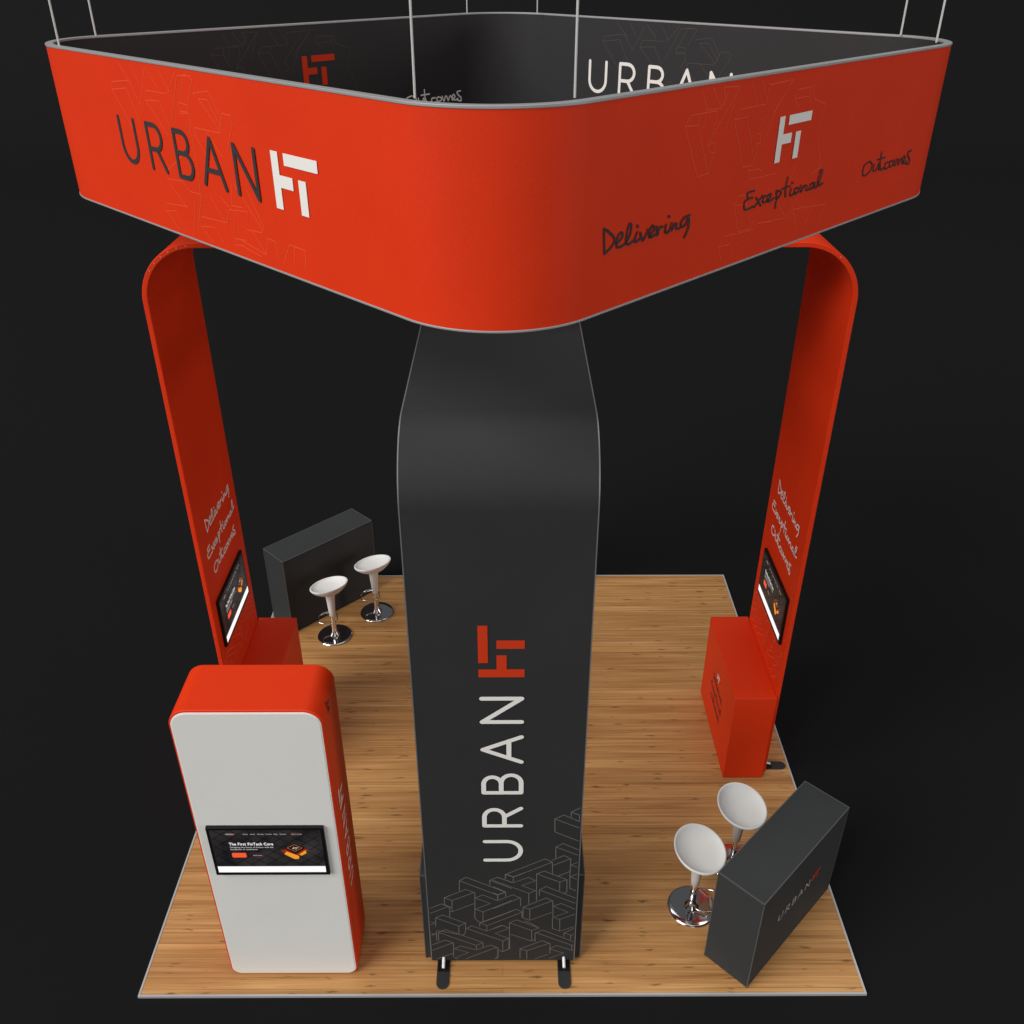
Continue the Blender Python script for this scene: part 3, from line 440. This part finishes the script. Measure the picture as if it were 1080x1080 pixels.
ga = thing('charcoal_arch', 'tall charcoal arch with white upright lettering, its front leg nearest the viewer', 'display arch')
GY, GW = 2.705, 0.598
gp = arch_profile(GY, 0.03, 4.93, 0.46, T)
obj('band', sweep(gp, -GW, GW, 'y'), M_grey, ga)
tp = arch_profile(GY+0.0015, 0.03, 4.9315, 0.4615, 0.010)
for s in (-1, 1):
    a, b = sorted((s*(GW+0.0005), s*(GW+0.0085))); obj('edge_trim', sweep(tp, a, b, 'y'), M_alu_dark, ga)
for s, rz in ((-1, 0), (1, PI)):
    for x in (-0.50, 0.515): add_foot(ga, x, s*(GY-0.01), rz)
def f_front(u, z, h): return Vector((u, -GY-h, z))
f_up = lambda u, v, h: f_front(-v, u, h)            # art turned to read upwards: u climbs, v points left
H = 0.310
i = Ink(f_up, 0.0025); put_urban(i, 1.295, -0.163, H); i.done('lettering', M_ink_white, ga)
i = Ink(f_up, 0.0025); put_mark(i, 3.172, -0.163, H); i.done('logo_mark', M_ink_orange, ga)
i = Ink(f_front, 0.0012, 0.00012, 12); put_pattern(i, lambda x, y: (x, y), 0.0068); i.done('line_pattern', M_pat_grey, ga)

# ------------------------------------------------------------------ counters
def counter(name, label, W_, Dp, H_, loc, rz, mat, group):
    """box counter; its lettered front looks along local -Y"""
    t = thing(name, label, 'counter', loc, rz, group)
    bm = bmesh.new(); box(bm, -W_/2, W_/2, -Dp/2, Dp/2, 0.004, H_-0.022); obj('body', bm, mat, t, bevel=0.006)
    bm = bmesh.new(); box(bm, -W_/2-0.002, W_/2+0.002, -Dp/2-0.002, Dp/2+0.002, H_-0.021, H_); obj('countertop', bm, mat, t, bevel=0.005)
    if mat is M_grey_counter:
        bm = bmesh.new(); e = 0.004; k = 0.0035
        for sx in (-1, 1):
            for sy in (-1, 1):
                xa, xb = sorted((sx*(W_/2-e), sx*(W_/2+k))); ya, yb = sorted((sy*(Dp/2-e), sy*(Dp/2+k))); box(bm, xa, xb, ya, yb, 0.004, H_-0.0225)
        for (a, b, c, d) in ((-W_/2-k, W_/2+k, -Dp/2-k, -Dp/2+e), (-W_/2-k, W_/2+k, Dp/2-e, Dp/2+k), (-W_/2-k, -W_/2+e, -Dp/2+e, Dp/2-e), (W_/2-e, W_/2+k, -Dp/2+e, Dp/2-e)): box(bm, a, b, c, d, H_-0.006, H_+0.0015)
        obj('edge_highlight', bm, M_edge_highlight, t, smooth=0)  # thin added strips, edge highlights put in as a lighter colour
    return t
def front_fn(Dp): return lambda u, z, h: Vector((u, -Dp/2-h, z))
def grey_letters(t, Dp):
    i = Ink(front_fn(Dp), 0.0025); put_urban(i, -0.337, 0.535, 0.0904, 0.13); i.done('lettering', M_ink_dim, t)
    i = Ink(front_fn(Dp), 0.0025); put_mark(i, -0.337+6.055*0.0904, 0.535, 0.0904); i.done('logo_mark', M_ink_orange, t)
def orange_letters(t, Dp):
    i = Ink(front_fn(Dp), 0.0025); put_mark(i, -0.055, 0.725, 0.078); i.done('logo_mark', M_ink_white, t)
    for wd, W_, z in (('Delivering', 0.42, 0.59), ('Exceptional', 0.52, 0.46), ('Outcomes', 0.42, 0.345)): word_part(front_fn(Dp), M_ink_dark, t, 0.0025, wd, -W_/2, z, W_, 0.010)
xc = (2.27+xi-0.003)/2; dp = xi-0.003-2.27
t = counter('orange_counter', 'orange box counter at the foot of the right arch leg, dark script on its side', 1.31, dp, 1.09, (xc, 0, 0), -PI/2, M_orange_gloss, 'orange counters at the arch legs'); orange_letters(t, dp)
t = counter('orange_counter', 'orange box counter at the foot of the left arch leg, half behind the white kiosk', 1.31, dp, 1.09, (-xc, 0, 0), PI/2, M_orange_gloss, 'orange counters at the arch legs'); orange_letters(t, dp)
yc = -(GY-T-0.003)+0.21
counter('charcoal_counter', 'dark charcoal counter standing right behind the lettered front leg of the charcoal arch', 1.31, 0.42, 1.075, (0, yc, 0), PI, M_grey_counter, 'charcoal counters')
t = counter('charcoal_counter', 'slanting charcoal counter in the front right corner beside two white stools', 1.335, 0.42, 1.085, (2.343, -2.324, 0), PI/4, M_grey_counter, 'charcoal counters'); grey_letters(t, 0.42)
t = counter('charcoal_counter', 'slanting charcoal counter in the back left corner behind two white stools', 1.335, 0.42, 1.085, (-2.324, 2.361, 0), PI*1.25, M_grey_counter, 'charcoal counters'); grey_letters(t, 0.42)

# ------------------------------------------------------------------ kiosk
KX0, KX1, KY0, KY1, KH, KR = -2.270, -1.212, -2.800, -2.325, 2.965, 0.135
kc = (KX0+KX1)/2; KW = KX1-KX0
def rrect(W_, H_, r, z0, n=10, rb=None):
    rb = r if rb is None else rb
    pts = []
    for (cx, cz, a0, q) in ((W_/2-r, z0+H_-r, 0, r), (-W_/2+r, z0+H_-r, 90, r), (-W_/2+rb, z0+rb, 180, rb), (W_/2-rb, z0+rb, 270, rb)):
        for k in range(n+1):
            a = math.radians(a0+90*k/n); pts.append((cx+q*math.cos(a), cz+q*math.sin(a)))
    return pts
def slab(pts, y0, y1):
    bm = bmesh.new(); a = [bm.verts.new((x, y0, z)) for x, z in pts]; b = [bm.verts.new((x, y1, z)) for x, z in pts]
    bm.faces.new(a); bm.faces.new(b[::-1]); n = len(pts)
    for k in range(n): bm.faces.new((a[k], b[k], b[(k+1) % n], a[(k+1) % n]))
    return bm
kt = thing('screen_kiosk', 'tall orange kiosk with rounded corners and a white front panel, front left of the floor', 'kiosk', (kc, KY0, 0))
obj('body', slab(rrect(KW, KH-0.004, KR, 0.004, rb=0.09), 0, KY1-KY0), M_orange_gloss, kt, bevel=0.007)
obj('panel_welt', slab(rrect(KW-0.026, KH-0.032, KR-0.013, 0.014, rb=0.078), -0.004, 0.01), M_white_edge, kt, bevel=0.0015)
obj('front_panel', slab(rrect(KW-0.042, KH-0.048, KR-0.021, 0.022, rb=0.070), -0.007, 0.01), M_white_panel, kt, bevel=0.002)
obj('back_panel', slab(rrect(KW-0.042, KH-0.048, KR-0.021, 0.022, rb=0.070), KY1-KY0-0.01, KY1-KY0+0.003), M_white_panel, kt, bevel=0.002)
def f_ks(u, v, h):      # right flank, art reads upwards; above the straight part it follows the bend
    y = (v)
    zs = KH-KR
    if u <= zs: return Vector((KW/2+h, y, u))
    a = (u-zs)/KR; return Vector((KW/2-KR+(KR+h)*math.cos(a), y, zs+(KR+h)*math.sin(a)))
i = Ink(lambda u, v, h: f_ks(u, 0.275-v, h), 0.0025); put_urban(i, 0.955, 0, 0.145, 0.13); i.done('lettering', M_ink_soft, kt)
i = Ink(lambda u, v, h: f_ks(u, 0.275-v, h), 0.0025); put_mark(i, 0.955+6.055*0.145, 0, 0.145); i.done('logo_mark', M_ink_soft, kt)
i = Ink(lambda u, v, h: f_ks(u, 0.24-v, h), 0.0025)
for a0, a1, b0, b1 in ((0, 0.222, 0, 1), (0.222, 0.615, 0.388, 0.605), (0.793, 1.019, 0, 0.602), (0.403, 1.415, 0.79, 1)): i.quadgrid(2.785+0.075*a0, 2.785+0.075*a1, 0.02+0.065*b0, 0.02+0.065*b1, 8, 1)
i.done('logo_mark', M_ink_dark, kt)

# ------------------------------------------------------------------ monitors
def emit(name, col, s=1.0):
    m, nt, b = new_mat(name); b.inputs['Base Color'].default_value = (0, 0, 0, 1); b.inputs['Roughness'].default_value = 0.4; b.inputs['Specular IOR Level'].default_value = 0.12
    b.inputs['Emission Color'].default_value = (*col, 1); b.inputs['Emission Strength'].default_value = s; return m
def screen_material():
    m, nt, b = new_mat('lit_screen'); N = nt.nodes; L = nt.links
    tc = N.new('ShaderNodeTexCoord'); n = N.new('ShaderNodeTexNoise'); n.inputs['Scale'].default_value = 5; n.inputs['Detail'].default_value = 3
    L.new(tc.outputs['Object'], n.inputs['Vector'])
    cr = N.new('ShaderNodeValToRGB'); cr.color_ramp.elements[0].position = 0.35; cr.color_ramp.elements[0].color = (0.006, 0.006, 0.008, 1)
    cr.color_ramp.elements[1].position = 0.7; cr.color_ramp.elements[1].color = (0.036, 0.031, 0.032, 1)
    L.new(n.outputs['Fac'], cr.inputs[0]); L.new(cr.outputs[0], b.inputs['Emission Color']); b.inputs['Emission Strength'].default_value = 1
    b.inputs['Base Color'].default_value = (0.003, 0.003, 0.003, 1); b.inputs['Roughness'].default_value = 0.35; b.inputs['Specular IOR Level'].default_value = 0.12
    return m
E_scr = screen_material(); E_white = emit('screen_white', (1, 1, 1), 1.0); E_text = emit('screen_text', (0.62, 0.60, 0.60))
E_dim = emit('screen_dim', (0.35, 0.33, 0.33)); E_red = emit('screen_red', (0.95, 0.10, 0.035)); E_line = emit('screen_line', (0.0035, 0.003, 0.003))
E_yel = emit('screen_amber', (0.95, 0.36, 0.03), 0.9); E_glow = emit('screen_glow', (0.30, 0.022, 0.006)); E_chip = emit('screen_chip', (0.012, 0.008, 0.007)); E_tiny = emit('maker_mark', (0.16, 0.16, 0.16))
def text_mesh(txt, size, u, v, h, bold=0.0, sx=1.0):
    """flat letters placed at u, v on the screen plane (local X and Z), facing -Y"""
    cu = bpy.data.curves.new('t', 'FONT'); cu.body = txt; cu.size = size; cu.offset = bold; cu.space_character = 1.12; cu.resolution_u = 3
    to = bpy.data.objects.new('t', cu); C.objects.link(to)
    me = bpy.data.meshes.new_from_object(to.evaluated_get(bpy.context.evaluated_depsgraph_get()))
    bm = bmesh.new(); bm.from_mesh(me)
    bpy.data.objects.remove(to); bpy.data.curves.remove(cu); bpy.data.meshes.remove(me)
    for w_ in bm.verts: w_.co = Vector((u+w_.co.x*sx, -h, v+w_.co.y))
    return bm
def join(bms):
    o = bmesh.new()
    for b in bms:
        me = bpy.data.meshes.new('j'); b.to_mesh(me); o.from_mesh(me); b.free(); bpy.data.meshes.remove(me)
    return o
def monitor(label, loc, rz, W_=0.89, H_=0.545, dep=0.028):
    """wall monitor; picture looks along local -Y; origin at the middle of its back"""
    t = thing('monitor', label, 'monitor', loc, rz, 'monitors showing the same page')
    bz = 0.024
    bm = bmesh.new(); box(bm, -W_/2, W_/2, -dep, 0, -H_/2, H_/2); obj('casing', bm, M_black, t, bevel=0.004)
    w_, h_ = W_-2*bz, H_-bz*2-0.012; z0 = -H_/2+bz+0.012
    X = lambda a: -w_/2+a*w_
    Z = lambda a: z0+a*h_
    fn = lambda u, z, h: Vector((u, -dep-h, z))
    def rect(ink, a, b, c, d): ink.poly([(X(a), Z(c)), (X(b), Z(c)), (X(b), Z(d)), (X(a), Z(d))])
    i = Ink(fn, 0.0005); rect(i, 0, 1, 0.0, 1); d = i.done('display', E_scr, t)
    i = Ink(fn, 0.0009, 0.00003, 20)
    for k in range(-3, 9):      # dark floor tiles drawn on the page
        a = k*0.15
        for seg in (((a, 0.16), (a+0.62, 1.0)), ((a+0.35, 0.16), (a-0.27, 1.0))):
            for s in clip_seg(*seg, lambda p, q: 0.005 < p < 0.995, 40): i.stroke([(X(p), Z(q)) for p, q in s], 0.005, cap=False)
    i.done('tile_lines', E_line, d)
    i = Ink(fn, 0.002); rect(i, 0.002, 0.998, 0.0, 0.145); i.done('white_bar', E_white, d)
    # glowing block
    cx, cz = 0.745, 0.575
    i = Ink(fn, 0.002)
    i.poly([(X(cx-0.135), Z(cz-0.06)), (X(cx-0.02), Z(cz-0.21)), (X(cx+0.13), Z(cz-0.05)), (X(cx), Z(cz+0.08))]); i.done('red_glow', E_glow, d)
    i = Ink(fn, 0.003)
    i.poly([(X(cx-0.105), Z(cz-0.13)), (X(cx-0.08), Z(cz-0.07)), (X(cx+0.03), Z(cz-0.18)), (X(cx+0.02), Z(cz-0.25)), (X(cx-0.02), Z(cz-0.25))])
    i.poly([(X(cx+0.03), Z(cz-0.14)), (X(cx+0.095), Z(cz-0.04)), (X(cx+0.10), Z(cz-0.11)), (X(cx+0.05), Z(cz-0.17))])
    i.stroke([(X(cx-0.09), Z(cz+0.03)), (X(cx), Z(cz+0.125)), (X(cx+0.085), Z(cz+0.03))], 0.003, cap=False)
    i.done('amber_blocks', E_yel, d)
    i = Ink(fn, 0.004)
    i.poly([(X(cx-0.095), Z(cz+0.0)), (X(cx), Z(cz-0.135)), (X(cx+0.09), Z(cz+0.0)), (X(cx+0.09), Z(cz+0.04)), (X(cx), Z(cz+0.13)), (X(cx-0.095), Z(cz+0.04))])
    i.done('chip', E_chip, d)
    i = Ink(fn, 0.005); q = [(X(cx-0.07), Z(cz+0.02)), (X(cx), Z(cz-0.065)), (X(cx+0.068), Z(cz+0.02)), (X(cx), Z(cz+0.10))]; i.stroke(q, 0.0025, closed=True)
    i.done('chip_outline', emitC, d)
    i = Ink(fn, 0.006)
    for s in MARK: i.poly([(X(cx-0.022)+0.028*a+0.010*b, Z(cz-0.005)+0.022*b-0.004*a) for a, b in s])
    i.done('logo_mark', E_text, d)
    # page text
    tx = [text_mesh('The First FinTech Core', 0.041, X(0.155), Z(0.655), dep+0.003, 0.0009, 0.74)]
    obj('page_title', join(tx), E_white, d, smooth=0)
    tx = [text_mesh('Designing the future of finance with the', 0.020, X(0.157), Z(0.595), dep+0.003, 0.0003, 0.88), text_mesh('foundation of confidence', 0.020, X(0.157), Z(0.545), dep+0.003, 0.0003, 0.88)]
    for a, s_ in ((0.30, 'Home'), (0.365, 'About'), (0.43, 'Services'), (0.505, 'Product'), (0.578, 'Blog'), (0.632, 'Contact'), (0.738, 'Get in touch')):
        tx.append(text_mesh(s_, 0.0155, X(a), Z(0.905), dep+0.003, 0.0001, 0.85))
    tx.append(text_mesh('URBAN', 0.018, X(0.14), Z(0.902), dep+0.003, 0.0002, 0.9)); tx.append(text_mesh('Read more', 0.013, X(0.355), Z(0.405), dep+0.003, 0.0002))
    for b_ in tx: obj('page_text', b_, E_text, d, smooth=0)
    i = Ink(fn, 0.003)
    i.poly([(X(a), Z(b)) for a, b in ((0.168, 0.365), (0.285, 0.365), (0.292, 0.385), (0.292, 0.455), (0.285, 0.475), (0.168, 0.475), (0.161, 0.455), (0.161, 0.385))]); i.done('page_button', E_red, d)
    i = Ink(fn, 0.003)
    for s in MARK: i.poly([(X(0.208)+0.012*a, Z(0.903)+0.012*b) for a, b in s])
    i.done('logo_mark', E_red, d)
    for r_ in ((0.725, 0.82, 0.885, 0.95), (0.33, 0.45, 0.375, 0.465)):
        i = Ink(fn, 0.003); i.stroke([(X(r_[0]), Z(r_[2])), (X(r_[1]), Z(r_[2])), (X(r_[1]), Z(r_[3])), (X(r_[0]), Z(r_[3]))], 0.0012, closed=True); i.done('page_button', E_glow, d)
    return t
emitC = emit('screen_amber_line', (0.8, 0.25, 0.05))
monitor('black monitor on the white front panel of the kiosk', (-1.7475, KY0-0.0075, 1.574), 0, 0.868, 0.528)
monitor('black monitor on the right orange arch leg above the counter', (xi-0.001, -0.045, 1.895), -PI/2, 0.89, 0.535)
monitor('black monitor on the left orange arch leg above the counter', (-xi+0.001, -0.04, 1.88), PI/2, 0.89, 0.535)

# ------------------------------------------------------------------ bar stools
def stool(label, loc, rz):
    """local +Y is where the raised back of the seat is; the foot ring points to local -Y"""
    t = thing('bar_stool', label, 'bar stool', loc, rz, 'white bar stools')
    def tilt(c):
        r = math.hypot(c.x, c.y)
        return Vector((c.x, c.y*0.97, c.z - 0.055*max(0, min(1, (c.z-0.39)/0.3)) + 0.26*max(0, min(1, (c.z-0.66)/0.10))*c.y*(r/0.22)))
    bm = bmesh.new()
    pro = [(0, 0.772), (0.06, 0.774), (0.12, 0.784), (0.165, 0.801), (0.195, 0.822), (0.203, 0.834), (0.208, 0.842), (0.216, 0.845), (0.2225, 0.841), (0.224, 0.831), (0.215, 0.812), (0.188, 0.780), (0.150, 0.752), (0.10, 0.729), (0.072, 0.712)]
    pro = [(r*1.04, z) for r, z in pro]; lathe(bm, pro, 56, tilt); obj('seat', bm, M_seat, t, smooth=60)
    bm = bmesh.new(); lathe(bm, [(0.070, 0.718), (0.060, 0.68), (0.052, 0.60), (0.043, 0.42), (0.036, 0.325), (0.032, 0.320), (0, 0.320)], 36, lambda c: Vector((c.x, c.y, c.z-0.055*max(0, min(1, (c.z-0.39)/0.3)))))
    obj('stem', bm, M_seat, t, smooth=60)
    bm = bmesh.new(); lathe(bm, [(0, 0.39), (0.024, 0.385), (0.024, 0.22), (0.030, 0.218), (0.030, 0.10), (0.040, 0.06), (0.062, 0.036), (0.064, 0.030)], 32)
    obj('gas_lift', bm, M_chrome, t, smooth=60)
    bm = bmesh.new(); lathe(bm, [(0, 0.025), (0.06, 0.0248), (0.15, 0.0238), (0.200, 0.0225), (0.207, 0.020), (0.2125, 0.014), (0.214, 0.007), (0.210, 0.001), (0, 0.001)], 64)
    obj('base', bm, M_chrome, t, smooth=30)
    bm = bmesh.new(); pts = [(0.028, 0.0, 0.20), (0.08, -0.02, 0.205)] + [(0.13*math.cos(a), -0.11-0.13*math.sin(a), 0.215) for a in [PI*k/16 for k in range(0, 17)]] + [(-0.08, -0.02, 0.205), (-0.028, 0.0, 0.20)]
    tube(bm, pts, 0.0065, 10); obj('foot_ring', bm, M_chrome, t, smooth=60)
    bm = bmesh.new(); tube(bm, [(0.02, 0.01, 0.37), (0.10, 0.0, 0.40), (0.16, -0.005, 0.405)], 0.005, 8); obj('lever', bm, M_chrome, t, smooth=60)
    return t
def copy_thing(src, label, loc, rz):
    r = src.copy(); C.objects.link(r); r.location = loc; r.rotation_euler = (0, 0, rz); r['label'] = label
    for ch in list(src.children):
        c = ch.copy(); C.objects.link(c); c.parent = r
    return r
s0 = stool('white bar stool nearest the viewer, left of the slanting front counter', (1.690, -2.178, 0), PI/4)
for lb, loc, rz in (('white bar stool behind the front counter, farther from the viewer of that pair', (2.150, -1.710, 0), PI/4),
                    ('white bar stool by the back left counter, nearer to the orange counter', (-2.120, 1.700, 0), PI*1.25),
                    ('white bar stool by the back left counter, close to the charcoal arch leg', (-1.650, 2.170, 0), PI*1.25)):
    copy_thing(s0, lb, loc, rz)
